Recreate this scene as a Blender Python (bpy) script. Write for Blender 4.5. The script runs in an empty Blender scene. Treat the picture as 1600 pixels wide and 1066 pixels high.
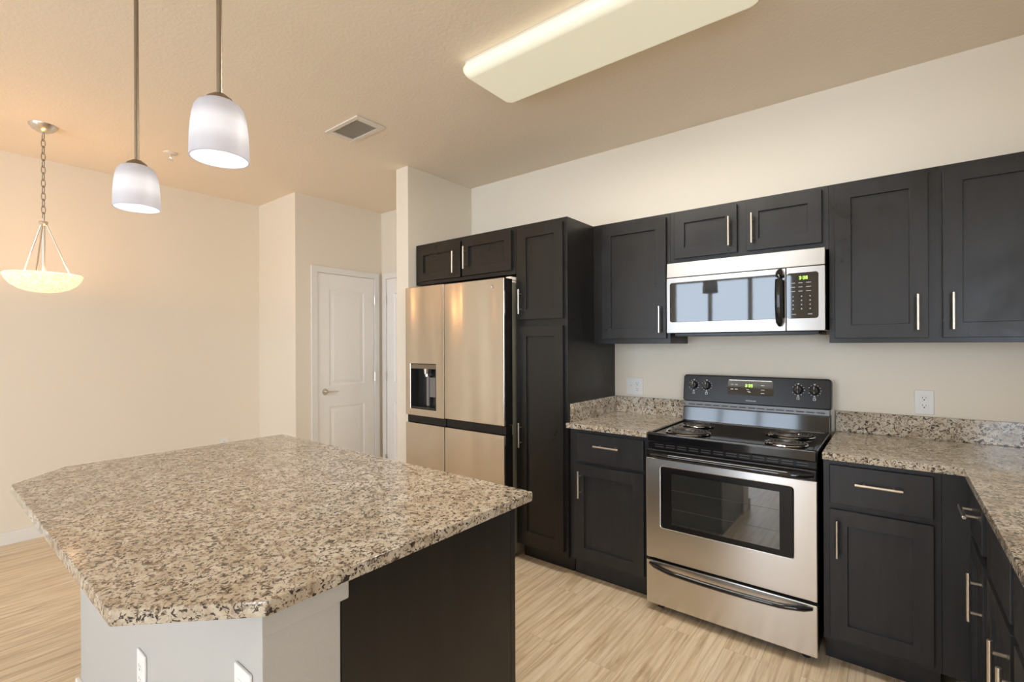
import bpy, bmesh, math, random
from mathutils import Vector, Matrix

random.seed(7)
SC = bpy.context.scene
COL = SC.collection
PI = math.pi

# ------------------------------------------------------------------ camera
cam_d = bpy.data.cameras.new('camera')
cam = bpy.data.objects.new('camera', cam_d)
COL.objects.link(cam)
SC.camera = cam
cam_d.sensor_width = 36.0
cam_d.lens = 752.55 / 1600 * 36.0
cam_d.shift_y = 5.24 / 1600
cam_d.clip_start = 0.02
_yaw, _roll, _pitch = math.radians(38.353), math.radians(-0.234), math.radians(0.0186)
_F = Vector((-math.sin(_yaw), math.cos(_yaw), 0)); _R = Vector((math.cos(_yaw), math.sin(_yaw), 0)); _U = Vector((0, 0, 1))
_F, _U = _F * math.cos(_pitch) + _U * math.sin(_pitch), _U * math.cos(_pitch) - _F * math.sin(_pitch)
_R, _U = _R * math.cos(_roll) + _U * math.sin(_roll), _U * math.cos(_roll) - _R * math.sin(_roll)
_m = Matrix((_R, _U, -_F)).transposed().to_4x4()
_m.translation = Vector((0, -3.07, 1.3773))
cam.matrix_world = _m

# ------------------------------------------------------------------ exposure, world, daylight
SC.view_settings.view_transform = 'Standard'
SC.view_settings.look = 'None'
SC.view_settings.gamma = 1.0
SC.view_settings.use_curve_mapping = False
SC.view_settings.exposure = 0.40
SC.cycles.diffuse_bounces = 6
SC.cycles.sample_clamp_indirect = 8.0

W = bpy.data.worlds.new('world'); SC.world = W
W.use_nodes = True
_bg = W.node_tree.nodes['Background']
_bg.inputs['Color'].default_value = (0.76, 0.90, 1.07, 1)
_bg.inputs['Strength'].default_value = 8.5

WIN = [(-3.35, -1.3, 0.08, 2.58), (1.0, 3.25, 0.08, 2.58)]      # x0, x1, z0, z1 of the windows behind the camera; right one added to light the kitchen
YB = -7.0                                                          # wall behind the camera
for wx0, wx1, wz0, wz1 in WIN:
    ld = bpy.data.lights.new('window_portal', 'AREA'); ld.shape = 'RECTANGLE'
    ld.size = wx1 - wx0; ld.size_y = wz1 - wz0; ld.cycles.is_portal = True
    lo = bpy.data.objects.new('window_portal', ld); COL.objects.link(lo)
    lo.location = ((wx0 + wx1) / 2, YB - 0.13, (wz0 + wz1) / 2)
    lo.rotation_euler = (PI / 2, 0, 0)          # faces +y, into the room

# ------------------------------------------------------------------ materials
MATS = {}
def new_mat(name):
    m = bpy.data.materials.new(name); m.use_nodes = True
    nt = m.node_tree
    b = nt.nodes['Principled BSDF']
    MATS[name] = m
    return m, nt, b
def N(nt, typ, **kw):
    n = nt.nodes.new(typ)
    for k, v in kw.items():
        if k in n.inputs.keys() if hasattr(n.inputs, 'keys') else False: n.inputs[k].default_value = v
        else: setattr(n, k, v)
    return n
def setin(n, **kw):
    for k, v in kw.items(): n.inputs[k.replace('_', ' ')].default_value = v
def simple(name, col, rough=0.5, metal=0.0, spec=0.5, coat=0.0):
    m, nt, b = new_mat(name)
    b.inputs['Base Color'].default_value = (*col, 1)
    b.inputs['Roughness'].default_value = rough
    b.inputs['Metallic'].default_value = metal
    b.inputs['Specular IOR Level'].default_value = spec
    b.inputs['Coat Weight'].default_value = coat
    return m
def coords(nt, scale=(1, 1, 1), kind='Object', rot=(0, 0, 0)):
    tc = nt.nodes.new('ShaderNodeTexCoord'); mp = nt.nodes.new('ShaderNodeMapping')
    nt.links.new(tc.outputs[kind], mp.inputs['Vector'])
    mp.inputs['Scale'].default_value = scale; mp.inputs['Rotation'].default_value = rot
    return mp.outputs['Vector']
def noise(nt, vec, scale, detail=4, rough=0.55, dist=0.0):
    n = nt.nodes.new('ShaderNodeTexNoise')
    nt.links.new(vec, n.inputs['Vector'])
    setin(n, Scale=scale, Detail=detail, Roughness=rough, Distortion=dist)
    return n.outputs['Fac']
def ramp(nt, fac, stops, interp='LINEAR'):
    r = nt.nodes.new('ShaderNodeValToRGB'); nt.links.new(fac, r.inputs['Fac'])
    r.color_ramp.interpolation = interp
    els = r.color_ramp.elements
    while len(els) < len(stops): els.new(0.5)
    for e, (p, c) in zip(els, stops):
        e.position = p; e.color = (*c, 1) if len(c) == 3 else c
    return r.outputs['Color']
def mixc(nt, fac, a, b, mode='MIX'):
    n = nt.nodes.new('ShaderNodeMix'); n.data_type = 'RGBA'; n.blend_type = mode
    for sock, v in ((n.inputs[0], fac), (n.inputs[6], a), (n.inputs[7], b)):
        if isinstance(v, (int, float)): sock.default_value = v
        elif isinstance(v, tuple): sock.default_value = (*v, 1)
        else: nt.links.new(v, sock)
    return n.outputs[2]
def bump(nt, b, fac, strength, dist=0.01):
    n = nt.nodes.new('ShaderNodeBump'); nt.links.new(fac, n.inputs['Height'])
    setin(n, Strength=strength, Distance=dist)
    nt.links.new(n.outputs['Normal'], b.inputs['Normal'])
    return n

def paint(name, col, scale, strength, rough=0.6):
    m, nt, b = new_mat(name)
    v = coords(nt)
    b.inputs['Base Color'].default_value = (*col, 1)
    b.inputs['Roughness'].default_value = rough
    b.inputs['Specular IOR Level'].default_value = 0.25
    f = noise(nt, v, scale, 3, 0.6)
    bump(nt, b, f, strength, 0.004)
    return m
paint('wall_paint', (0.79, 0.72, 0.61), 90, 0.12, 0.62)
paint('ceiling_paint', (0.84, 0.735, 0.60), 60, 0.35, 0.8)
paint('pony_paint', (0.45, 0.435, 0.41), 90, 0.25, 0.6)
simple('trim_white', (0.80, 0.775, 0.74), 0.4)
simple('door_white', (0.86, 0.835, 0.80), 0.38)
simple('white_plastic', (0.78, 0.77, 0.75), 0.4)
simple('outlet_slot', (0.02, 0.02, 0.02), 0.5)
simple('vent_white', (0.74, 0.68, 0.60), 0.45)
simple('vent_dark', (0.62, 0.56, 0.48), 0.7)
simple('nickel', (0.72, 0.67, 0.60), 0.28, 1.0)
simple('bronze_nickel', (0.30, 0.25, 0.19), 0.36, 1.0)
simple('vent_metal', (0.16, 0.155, 0.15), 0.35, 1.0)
simple('chrome', (0.85, 0.84, 0.82), 0.1, 1.0)
simple('black_gloss', (0.008, 0.008, 0.009), 0.07, 0, 0.6)
simple('black_plastic', (0.010, 0.009, 0.009), 0.25, 0, 0.3)
simple('black_matte', (0.015, 0.014, 0.014), 0.5)
simple('grey_side', (0.06, 0.055, 0.05), 0.4)
simple('fridge_edge', (0.30, 0.28, 0.22), 0.35, 0.6)
simple('dark_glass', (0.012, 0.013, 0.014), 0.03, 0, 0.8)
simple('oven_inner_glass', (0.030, 0.031, 0.029), 0.03, 0, 1.0, 1.0)
for _n in ('oven_inner_glass',): MATS[_n].node_tree.nodes['Principled BSDF'].inputs['Coat IOR'].default_value = 1.9
simple('print_white', (0.75, 0.75, 0.73), 0.5)
simple('print_grey', (0.30, 0.30, 0.31), 0.5)
simple('coil_metal', (0.13, 0.12, 0.115), 0.38, 0.7)
simple('dispenser_dark', (0.02, 0.019, 0.018), 0.25)
simple('paddle_grey', (0.20, 0.19, 0.18), 0.18)
simple('dispenser_band', (0.22, 0.18, 0.14), 0.3, 0.6)

def emis(name, col, strength, base=(0.8, 0.8, 0.8)):
    m, nt, b = new_mat(name)
    b.inputs['Base Color'].default_value = (*base, 1)
    b.inputs['Emission Color'].default_value = (*col, 1)
    b.inputs['Emission Strength'].default_value = strength
    return m
emis('led_green', (0.55, 1.0, 0.12), 1.6, (0.05, 0.1, 0.02))
emis('bulb_white', (1.0, 0.97, 0.95), 3.0)
emis('bulb_warm', (1.0, 0.84, 0.66), 5.0)

def shade_glass(name, col, trans, seeded=False):
    m = bpy.data.materials.new(name); m.use_nodes = True; MATS[name] = m
    nt = m.node_tree
    for n in list(nt.nodes): nt.nodes.remove(n)
    out = nt.nodes.new('ShaderNodeOutputMaterial')
    d = nt.nodes.new('ShaderNodeBsdfDiffuse'); t = nt.nodes.new('ShaderNodeBsdfTranslucent')
    g = nt.nodes.new('ShaderNodeBsdfGlossy'); g.inputs['Roughness'].default_value = 0.4
    d.inputs['Color'].default_value = (*col, 1); t.inputs['Color'].default_value = (*col, 1)
    mx = nt.nodes.new('ShaderNodeMixShader'); mx.inputs[0].default_value = trans
    nt.links.new(d.outputs[0], mx.inputs[1]); nt.links.new(t.outputs[0], mx.inputs[2])
    m2 = nt.nodes.new('ShaderNodeMixShader'); m2.inputs[0].default_value = 0.05
    nt.links.new(mx.outputs[0], m2.inputs[1]); nt.links.new(g.outputs[0], m2.inputs[2])
    nt.links.new(m2.outputs[0], out.inputs['Surface'])
    if seeded:
        v = coords(nt)
        f = noise(nt, v, 65, 3, 0.7, 0.4)
        c = ramp(nt, f, [(0.42, tuple(x * 0.55 for x in col)), (0.60, col)])
        nt.links.new(c, t.inputs['Color']); nt.links.new(c, d.inputs['Color'])
    return m
shade_glass('opal_glass', (0.58, 0.57, 0.59), 0.45)
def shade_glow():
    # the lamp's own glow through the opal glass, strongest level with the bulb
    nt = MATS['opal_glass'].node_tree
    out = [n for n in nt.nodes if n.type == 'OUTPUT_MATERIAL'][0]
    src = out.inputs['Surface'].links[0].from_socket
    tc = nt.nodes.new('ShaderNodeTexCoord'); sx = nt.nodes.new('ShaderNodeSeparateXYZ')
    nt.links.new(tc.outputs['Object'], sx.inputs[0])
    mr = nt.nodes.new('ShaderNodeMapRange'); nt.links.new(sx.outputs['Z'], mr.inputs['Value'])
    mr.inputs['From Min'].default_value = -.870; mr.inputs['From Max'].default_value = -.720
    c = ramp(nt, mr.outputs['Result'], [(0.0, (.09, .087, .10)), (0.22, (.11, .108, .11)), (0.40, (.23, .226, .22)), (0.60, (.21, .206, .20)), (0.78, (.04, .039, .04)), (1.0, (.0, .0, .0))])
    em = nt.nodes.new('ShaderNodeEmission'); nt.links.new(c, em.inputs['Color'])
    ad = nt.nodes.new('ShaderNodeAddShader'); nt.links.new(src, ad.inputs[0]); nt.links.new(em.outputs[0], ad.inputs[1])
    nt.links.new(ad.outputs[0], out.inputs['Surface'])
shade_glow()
shade_glass('seeded_glass', (0.95, 0.91, 0.84), 0.45, True)
def bowl_glow():
    nt = MATS['seeded_glass'].node_tree
    out = [n for n in nt.nodes if n.type == 'OUTPUT_MATERIAL'][0]
    src = out.inputs['Surface'].links[0].from_socket
    em = nt.nodes.new('ShaderNodeEmission'); em.inputs['Color'].default_value = (1.0, .80, .54, 1); em.inputs['Strength'].default_value = .30
    ad = nt.nodes.new('ShaderNodeAddShader'); nt.links.new(src, ad.inputs[0]); nt.links.new(em.outputs[0], ad.inputs[1])
    nt.links.new(ad.outputs[0], out.inputs['Surface'])
bowl_glow()
def acrylic():
    m, nt, b = new_mat('acrylic_lens')
    b.inputs['Base Color'].default_value = (0.84, 0.83, 0.72, 1)
    b.inputs['Roughness'].default_value = 0.3
    b.inputs['Emission Color'].default_value = (0.95, 0.88, 0.62, 1)
    b.inputs['Emission Strength'].default_value = 0.25  # faint emission added to lift the lens tone; fixture taken as off
acrylic()

def steel(name, col, rough, wav=0.0):
    m, nt, b = new_mat(name)
    b.inputs['Base Color'].default_value = (*col, 1)
    b.inputs['Metallic'].default_value = 1.0
    b.inputs['Roughness'].default_value = rough
    b.inputs['Anisotropic'].default_value = 0.7; b.inputs['Anisotropic Rotation'].default_value = 0.25
    tg = nt.nodes.new('ShaderNodeTangent'); tg.direction_type = 'RADIAL'; tg.axis = 'Z'
    nt.links.new(tg.outputs['Tangent'], b.inputs['Tangent'])
    if wav:
        v2 = coords(nt, (4.5, 4.5, 0.55))
        f2 = noise(nt, v2, 1.0, 1, 0.4)
        bump(nt, b, f2, 1.0, wav)
    return m
steel('steel', (0.70, 0.68, 0.66), 0.27)
steel('microwave_steel', (0.44, 0.43, 0.42), 0.34)
steel('fridge_steel', (0.60, 0.545, 0.475), 0.20, 0.030)

def cabinet(name, col, rough, grain=0.25):
    m, nt, b = new_mat(name)
    v = coords(nt, (22, 22, 2.2))
    f = noise(nt, v, 1.6, 4, 0.55, 0.5)
    v2 = coords(nt, (1, 1, 1))
    f2 = noise(nt, v2, 5.0, 4, 0.6, 0.6)
    c = ramp(nt, f, [(0.35, tuple(x * 0.85 for x in col)), (0.7, tuple(x * 1.2 for x in col))])
    nt.links.new(c, b.inputs['Base Color'])
    r = nt.nodes.new('ShaderNodeMapRange'); nt.links.new(f2, r.inputs['Value'])
    r.inputs['From Min'].default_value = 0.3; r.inputs['From Max'].default_value = 0.7
    r.inputs['To Min'].default_value = rough - 0.07; r.inputs['To Max'].default_value = rough + 0.08
    nt.links.new(r.outputs['Result'], b.inputs['Roughness'])
    b.inputs['Specular IOR Level'].default_value = 0.42
    bump(nt, b, f, grain, 0.0012)
    return m
cabinet('cabinet_black', (0.0100, 0.0084, 0.0072), 0.33, 0.22)
cabinet('cabinet_slate', (0.0215, 0.0212, 0.0225), 0.40, 0.3)
cabinet('panel_black', (0.013, 0.0115, 0.010), 0.38, 0.1)

def granite():
    m, nt, b = new_mat('granite')
    v = coords(nt, (1, 1, 1))
    a = noise(nt, v, 16, 5, 0.62, 0.8)          # broad cloudy tone
    f1 = noise(nt, v, 60, 5, 0.66, 1.0)         # grey-brown patches
    f2 = noise(nt, v, 82, 4, 0.62, 1.1)         # dark flecks
    f3 = noise(nt, v, 170, 3, 0.6, 0.3)         # fine grain
    base = ramp(nt, a, [(0.32, (0.32, 0.25, 0.175)), (0.50, (0.48, 0.415, 0.325)), (0.68, (0.59, 0.54, 0.46))])
    p1 = ramp(nt, f1, [(0.535, (0, 0, 0)), (0.60, (1, 1, 1))])
    c1 = mixc(nt, p1, base, (0.19, 0.135, 0.09))
    p3 = ramp(nt, f3, [(0.52, (0, 0, 0)), (0.60, (1, 1, 1))])
    h = nt.nodes.new('ShaderNodeMath'); h.operation = 'MULTIPLY'; h.inputs[1].default_value = 0.45
    nt.links.new(p3, h.inputs[0])
    c2 = mixc(nt, h.outputs[0], c1, (0.40, 0.33, 0.25))
    p2 = ramp(nt, f2, [(0.540, (0, 0, 0)), (0.580, (1, 1, 1))])
    c3 = mixc(nt, p2, c2, (0.040, 0.031, 0.026))
    nt.links.new(c3, b.inputs['Base Color'])
    b.inputs['Roughness'].default_value = 0.10
    b.inputs['Specular IOR Level'].default_value = 0.55
granite()

def floor_mat():
    m, nt, b = new_mat('oak_planks')
    v = coords(nt, (1, 1, 1), rot=(0, 0, PI / 2))
    br = nt.nodes.new('ShaderNodeTexBrick'); nt.links.new(v, br.inputs['Vector'])
    setin(br, Scale=1.0, Mortar_Size=0.0012, Mortar_Smooth=0.2, Bias=0.0, Brick_Width=1.22, Row_Height=0.152)
    br.offset = 0.37
    br.inputs['Color1'].default_value = (0, 0, 0, 1); br.inputs['Color2'].default_value = (1, 1, 1, 1)
    br.inputs['Mortar'].default_value = (0.5, 0.5, 0.5, 1)
    # per-plank offset of the grain
    tc = nt.nodes.new('ShaderNodeTexCoord')
    sc = nt.nodes.new('ShaderNodeVectorMath'); sc.operation = 'MULTIPLY'; sc.inputs[1].default_value = (9.0, 17.0, 0)
    nt.links.new(br.outputs['Color'], sc.inputs[0])
    ad = nt.nodes.new('ShaderNodeVectorMath'); ad.operation = 'ADD'
    nt.links.new(tc.outputs['Object'], ad.inputs[0]); nt.links.new(sc.outputs[0], ad.inputs[1])
    mp = nt.nodes.new('ShaderNodeMapping'); nt.links.new(ad.outputs[0], mp.inputs['Vector'])
    mp.inputs['Scale'].default_value = (10, 1.1, 1)
    g = noise(nt, mp.outputs['Vector'], 1.6, 6, 0.62, 1.6)
    mp2 = nt.nodes.new('ShaderNodeMapping'); nt.links.new(ad.outputs[0], mp2.inputs['Vector'])
    mp2.inputs['Scale'].default_value = (90, 3.0, 1)
    g2 = noise(nt, mp2.outputs['Vector'], 1.0, 3, 0.6, 0.5)
    wv = nt.nodes.new('ShaderNodeTexWave'); nt.links.new(mp.outputs['Vector'], wv.inputs['Vector'])
    wv.wave_type = 'BANDS'; wv.bands_direction = 'X'
    setin(wv, Scale=0.55, Distortion=9.0, Detail=3.0, Detail_Scale=0.7, Detail_Roughness=0.6)
    c = ramp(nt, g, [(0.28, (0.54, 0.415, 0.275)), (0.46, (0.74, 0.60, 0.425)), (0.70, (0.83, 0.71, 0.55))])
    l = ramp(nt, wv.outputs['Fac'], [(0.0, (0.78, 0.71, 0.64)), (0.16, (1, 1, 1))])
    c = mixc(nt, 0.75, c, l, 'MULTIPLY')
    l2 = ramp(nt, g2, [(0.36, (0.82, 0.79, 0.75)), (0.55, (1, 1, 1))])
    c = mixc(nt, 0.8, c, l2, 'MULTIPLY')
    tone = ramp(nt, br.outputs['Color'], [(0.0, (0.95, 0.94, 0.93)), (1.0, (1.03, 1.025, 1.02))])
    c = mixc(nt, 1.0, c, tone, 'MULTIPLY')
    seam = ramp(nt, br.outputs['Fac'], [(0.0, (1, 1, 1)), (1.0, (0.78, 0.74, 0.70))])
    c = mixc(nt, 1.0, c, seam, 'MULTIPLY')
    nt.links.new(c, b.inputs['Base Color'])
    b.inputs['Roughness'].default_value = 0.42
    b.inputs['Specular IOR Level'].default_value = 0.35
    bump(nt, b, g2, 0.12, 0.002)
floor_mat()
def pane_mat():
    m = bpy.data.materials.new('window_glass'); m.use_nodes = True; MATS['window_glass'] = m
    nt = m.node_tree
    for n in list(nt.nodes): nt.nodes.remove(n)
    out = nt.nodes.new('ShaderNodeOutputMaterial')
    t = nt.nodes.new('ShaderNodeBsdfTransparent'); g = nt.nodes.new('ShaderNodeBsdfGlossy'); g.inputs['Roughness'].default_value = 0.02
    mx = nt.nodes.new('ShaderNodeMixShader'); mx.inputs[0].default_value = 0.06
    nt.links.new(t.outputs[0], mx.inputs[1]); nt.links.new(g.outputs[0], mx.inputs[2]); nt.links.new(mx.outputs[0], out.inputs['Surface'])
pane_mat()

# ------------------------------------------------------------------ mesh helpers
class MB:
    def __init__(s): s.bm = bmesh.new(); s.ang = 180
    def _merge(s, t):
        me = bpy.data.meshes.new('tmp'); t.to_mesh(me); t.free()
        s.bm.from_mesh(me); bpy.data.meshes.remove(me)
        return s
    def box(s, x0, x1, y0, y1, z0, z1, bev=0.0, seg=2, mat=None):
        t = bmesh.new()
        vs = [t.verts.new((x, y, z)) for z in (z0, z1) for y in (y0, y1) for x in (x0, x1)]
        for f in ((0, 2, 3, 1), (4, 5, 7, 6), (0, 1, 5, 4), (2, 6, 7, 3), (0, 4, 6, 2), (1, 3, 7, 5)):
            t.faces.new([vs[i] for i in f])
        if bev: bmesh.ops.bevel(t, geom=t.edges[:], offset=bev, segments=seg, affect='EDGES', profile=0.5)
        if mat is not None: bmesh.ops.transform(t, matrix=mat, verts=t.verts)
        return s._merge(t)
    def prism(s, pts, z0, z1, bev=0.0, seg=2, axis='z'):
        """polygon pts extruded along an axis: z -> (x, y); y -> (x, z); x -> (y, z)"""
        t = bmesh.new()
        P = {'z': lambda a, b, h: (a, b, h), 'y': lambda a, b, h: (a, h, b), 'x': lambda a, b, h: (h, a, b)}[axis]
        lo = [t.verts.new(P(a, b, z0)) for a, b in pts]; hi = [t.verts.new(P(a, b, z1)) for a, b in pts]
        t.faces.new(lo); t.faces.new(hi)
        n = len(pts)
        for i in range(n): t.faces.new((lo[i], lo[(i + 1) % n], hi[(i + 1) % n], hi[i]))
        bmesh.ops.recalc_face_normals(t, faces=t.faces)
        if bev: bmesh.ops.bevel(t, geom=t.edges[:], offset=bev, segments=seg, affect='EDGES', profile=0.5)
        return s._merge(t)
    def cyl(s, p0, p1, r, seg=16, r2=None, bev=0.0):
        p0, p1 = Vector(p0), Vector(p1); d = p1 - p0
        t = bmesh.new()
        bmesh.ops.create_cone(t, cap_ends=True, segments=seg, radius1=r, radius2=r if r2 is None else r2, depth=d.length)
        if bev:
            es = [e for e in t.edges if any(len(f.verts) > 4 for f in e.link_faces)]
            bmesh.ops.bevel(t, geom=es, offset=bev, segments=2, affect='EDGES', profile=0.5)
        q = Vector((0, 0, 1)).rotation_difference(d.normalized())
        bmesh.ops.transform(t, matrix=Matrix.Translation((p0 + p1) / 2) @ q.to_matrix().to_4x4(), verts=t.verts)
        return s._merge(t)
    def lathe(s, prof, c=(0, 0, 0), seg=32, axis='z'):
        """prof: list of (radius, height)"""
        t = bmesh.new(); rings = []
        for r, h in prof:
            if r < 1e-6: rings.append([t.verts.new((0, 0, h))])
            else: rings.append([t.verts.new((r * math.cos(2 * PI * k / seg), r * math.sin(2 * PI * k / seg), h)) for k in range(seg)])
        for a, b in zip(rings, rings[1:]):
            for k in range(seg):
                k2 = (k + 1) % seg
                if len(a) == 1 and len(b) == 1: continue
                if len(a) == 1: t.faces.new((a[0], b[k], b[k2]))
                elif len(b) == 1: t.faces.new((a[k], a[k2], b[0]))
                else: t.faces.new((a[k], a[k2], b[k2], b[k]))
        bmesh.ops.recalc_face_normals(t, faces=t.faces)
        M = Matrix.Translation(c)
        if axis == 'y': M = M @ Matrix.Rotation(PI / 2, 4, 'X')      # local +z -> -y
        bmesh.ops.transform(t, matrix=M, verts=t.verts)
        return s._merge(t)
    def tube(s, pts, r, seg=10, closed=False, radii=None, flat=1.0):
        pts = [Vector(p) for p in pts]; n = len(pts); t = bmesh.new(); rings = []
        up = Vector((0, 0, 1))
        for i, p in enumerate(pts):
            a = pts[(i - 1) % n] if (closed or i > 0) else p
            b = pts[(i + 1) % n] if (closed or i < n - 1) else p
            d = (b - a).normalized()
            u = up if abs(d.dot(up)) < 0.95 else Vector((0, 1, 0))
            x = d.cross(u).normalized(); y = x.cross(d).normalized()
            rr = radii[i] if radii else r
            rings.append([t.verts.new(p + x * rr * math.cos(2 * PI * k / seg) + y * rr * flat * math.sin(2 * PI * k / seg)) for k in range(seg)])
        m = n if closed else n - 1
        for i in range(m):
            a, b = rings[i], rings[(i + 1) % n]
            for k in range(seg): t.faces.new((a[k], a[(k + 1) % seg], b[(k + 1) % seg], b[k]))
        if not closed: t.faces.new(rings[0][::-1]); t.faces.new(rings[-1])
        bmesh.ops.recalc_face_normals(t, faces=t.faces)
        return s._merge(t)
    def plate(s, x0, x1, z0, z1, yf, yb, hole=None, rec=None, bev=0.0, rnd=0.0, hrnd=0.0):
        """flat panel facing -y, from yf back to yb; hole=(x0,x1,z0,z1) goes through, or to depth rec"""
        t = bmesh.new(); s.ang = 14
        def rect(a0, a1, b0, b1, r, n=5):
            if r <= 0: n = 1
            out = []
            for (cx, cz, a) in ((a1 - r, b1 - r, 0), (a0 + r, b1 - r, 90), (a0 + r, b0 + r, 180), (a1 - r, b0 + r, 270)):
                for k in range(n):
                    an = math.radians(a + (90.0 * k / (n - 1) if n > 1 else 45))
                    out.append((cx + (r * math.cos(an) if r > 0 else 0), cz + (r * math.sin(an) if r > 0 else 0)))
            return out
        nn = 5 if (rnd > 0 or hrnd > 0) else 1
        if nn > 1: rnd = max(rnd, bev * 1.6 + .0008)
        def R(a0, a1, b0, b1, r): return rect(a0, a1, b0, b1, max(r, 1e-4) if nn > 1 else 0, nn)
        o = R(x0, x1, z0, z1, rnd)
        of = [t.verts.new((a, yf, b)) for a, b in o]; ob = [t.verts.new((a, yb, b)) for a, b in o]
        n = len(o)
        for i in range(n): t.faces.new((of[i], ob[i], ob[(i + 1) % n], of[(i + 1) % n]))
        if hole is None:
            t.faces.new(of); t.faces.new(ob)
        else:
            h = R(*hole, hrnd)
            yd = yb if rec is None else yf + rec
            hf = [t.verts.new((a, yf, b)) for a, b in h]; hb = [t.verts.new((a, yd, b)) for a, b in h]
            for i in range(n):
                j = (i + 1) % n
                t.faces.new((of[i], of[j], hf[j], hf[i])); t.faces.new((hf[i], hf[j], hb[j], hb[i]))
                if rec is None: t.faces.new((ob[i], hb[i], hb[j], ob[j]))
            if rec is not None: t.faces.new(hb); t.faces.new(ob)
        bmesh.ops.recalc_face_normals(t, faces=t.faces)
        if bev:
            es = [e for e in t.edges if len(e.link_faces) == 2 and e.calc_face_angle(0) > 0.9]
            bmesh.ops.bevel(t, geom=es, offset=bev, segments=2, affect='EDGES', profile=0.5)
        return s._merge(t)
    def build(s, name, mat, parent=None, smooth=True, angle=35):
        me = bpy.data.meshes.new(name); s.bm.to_mesh(me); s.bm.free()
        me.materials.append(MATS[mat])
        if smooth:
            me.shade_smooth(); me.set_sharp_from_angle(angle=math.radians(min(angle, s.ang)))
        o = bpy.data.objects.new(name, me); COL.objects.link(o)
        if smooth:
            wn = o.modifiers.new('weighted_normal', 'WEIGHTED_NORMAL'); wn.keep_sharp = True; wn.weight = 80
        if parent is not None: o.parent = parent
        return o

def thing(name, label, cat, loc=(0, 0, 0), rz=0.0, group=None):
    o = bpy.data.objects.new(name, None); COL.objects.link(o)
    o.location = loc; o.rotation_euler = (0, 0, rz)
    o['label'] = label; o['category'] = cat
    if group: o['group'] = group
    return o
def tag(o, label, cat, group=None):
    o['label'] = label; o['category'] = cat
    if group: o['group'] = group
    return o
def struct(o, label, cat):
    o['kind'] = 'structure'; o['label'] = label; o['category'] = cat
    return o
def copy_thing(root):
    def cp(o, parent):
        c = o.copy(); COL.objects.link(c)
        c.parent = parent
        for ch in list(o.children): cp(ch, c)
        return c
    return cp(root, None)
def text_mesh(name, s, size, mat, parent, loc, rot=(PI / 2, 0, 0), align='CENTER'):
    cu = bpy.data.curves.new(name, 'FONT'); cu.body = s; cu.size = size; cu.align_x = align; cu.align_y = 'CENTER'; cu.extrude = 0.0002
    o = bpy.data.objects.new(name, cu); COL.objects.link(o)
    dg = bpy.context.evaluated_depsgraph_get()
    me = bpy.data.meshes.new_from_object(o.evaluated_get(dg))
    bpy.data.objects.remove(o); bpy.data.curves.remove(cu)
    me.name = name; me.materials.clear(); me.materials.append(MATS[mat])
    r = bpy.data.objects.new(name, me); COL.objects.link(r); r.parent = parent
    r.location = loc; r.rotation_euler = rot
    return r

# ------------------------------------------------------------------ the setting
ZC = 2.735
XL, XR, XW = -4.84, 0.86, 3.4
XH, YH = -4.145, -0.917          # closet box corner
XA0, XA1, YA = -3.013, -2.874, -0.70   # stub wall beside the refrigerator

struct(MB().box(XL - .15, XW + .15, YB - .15, .15, -.1, 0).build('floor', 'oak_planks', smooth=False), 'light oak plank floor', 'floor')
struct(MB().box(XL - .15, XW + .15, YB - .15, .15, ZC, ZC + .1).build('ceiling', 'ceiling_paint', smooth=False), 'beige textured ceiling', 'ceiling')
struct(MB().box(XL, XR, 0, .12, 0, ZC).build('wall_back', 'wall_paint', smooth=False), 'cream kitchen wall behind the range', 'wall')
struct(MB().box(XL - .12, XL, YB, 0.12, 0, ZC).build('wall_left', 'wall_paint', smooth=False), 'cream dining wall behind the bowl lamp', 'wall')
struct(MB().box(XR, XR + .12, -2.30, 0.12, 0, ZC).build('wall_right', 'wall_paint', smooth=False), 'cream wall behind the right counter', 'wall')
struct(MB().box(XR + .12, XW, -2.30, -2.18, 0, ZC).build('wall_return', 'wall_paint', smooth=False), 'cream living room wall right of the kitchen', 'wall')
struct(MB().box(XW, XW + .12, YB, -2.18, 0, ZC).build('wall_side', 'wall_paint', smooth=False), 'cream wall at the far right of the living room', 'wall')
struct(MB().box(XL, XH, YH, 0, 0, ZC).build('wall_closet', 'wall_paint', smooth=False), 'cream closet corner beside the white doors', 'wall')
struct(MB().box(XA0, XA1, YA, 0, 0, ZC, .004).build('wall_stub', 'wall_paint'), 'cream stub wall left of the refrigerator', 'wall')
w = MB()
xs = XL
for wx0, wx1, wz0, wz1 in WIN:
    w.box(xs, wx0, YB - .12, YB, 0, ZC); w.box(wx0, wx1, YB - .12, YB, 0, wz0); w.box(wx0, wx1, YB - .12, YB, wz1, ZC); xs = wx1
w.box(xs, XW, YB - .12, YB, 0, ZC)
struct(w.build('wall_front', 'wall_paint', smooth=False), 'cream wall with windows behind the camera', 'wall')
for i, (wx0, wx1, wz0, wz1) in enumerate(WIN):
    fr = MB(); t = .05
    fr.box(wx0, wx0 + t, YB - .09, YB - .03, wz0, wz1); fr.box(wx1 - t, wx1, YB - .09, YB - .03, wz0, wz1)
    fr.box(wx0 + t, wx1 - t, YB - .09, YB - .03, wz0, wz0 + t); fr.box(wx0 + t, wx1 - t, YB - .09, YB - .03, wz1 - t, wz1)
    n = 3 if i == 0 else 4
    for k in range(1, n):
        xm = wx0 + (wx1 - wx0) * k / n
        fr.box(xm - .035, xm + .035, YB - .09, YB - .03, wz0 + t, wz1 - t)
    o = struct(fr.build('window_%d' % (i + 1), 'trim_white', smooth=False), ('left' if i == 0 else 'added right') + ' white framed window behind the camera', 'window')
    MB().box(wx0 + t, wx1 - t, YB - .063, YB - .057, wz0 + t, wz1 - t).build('pane', 'window_glass', o, smooth=False)

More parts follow.
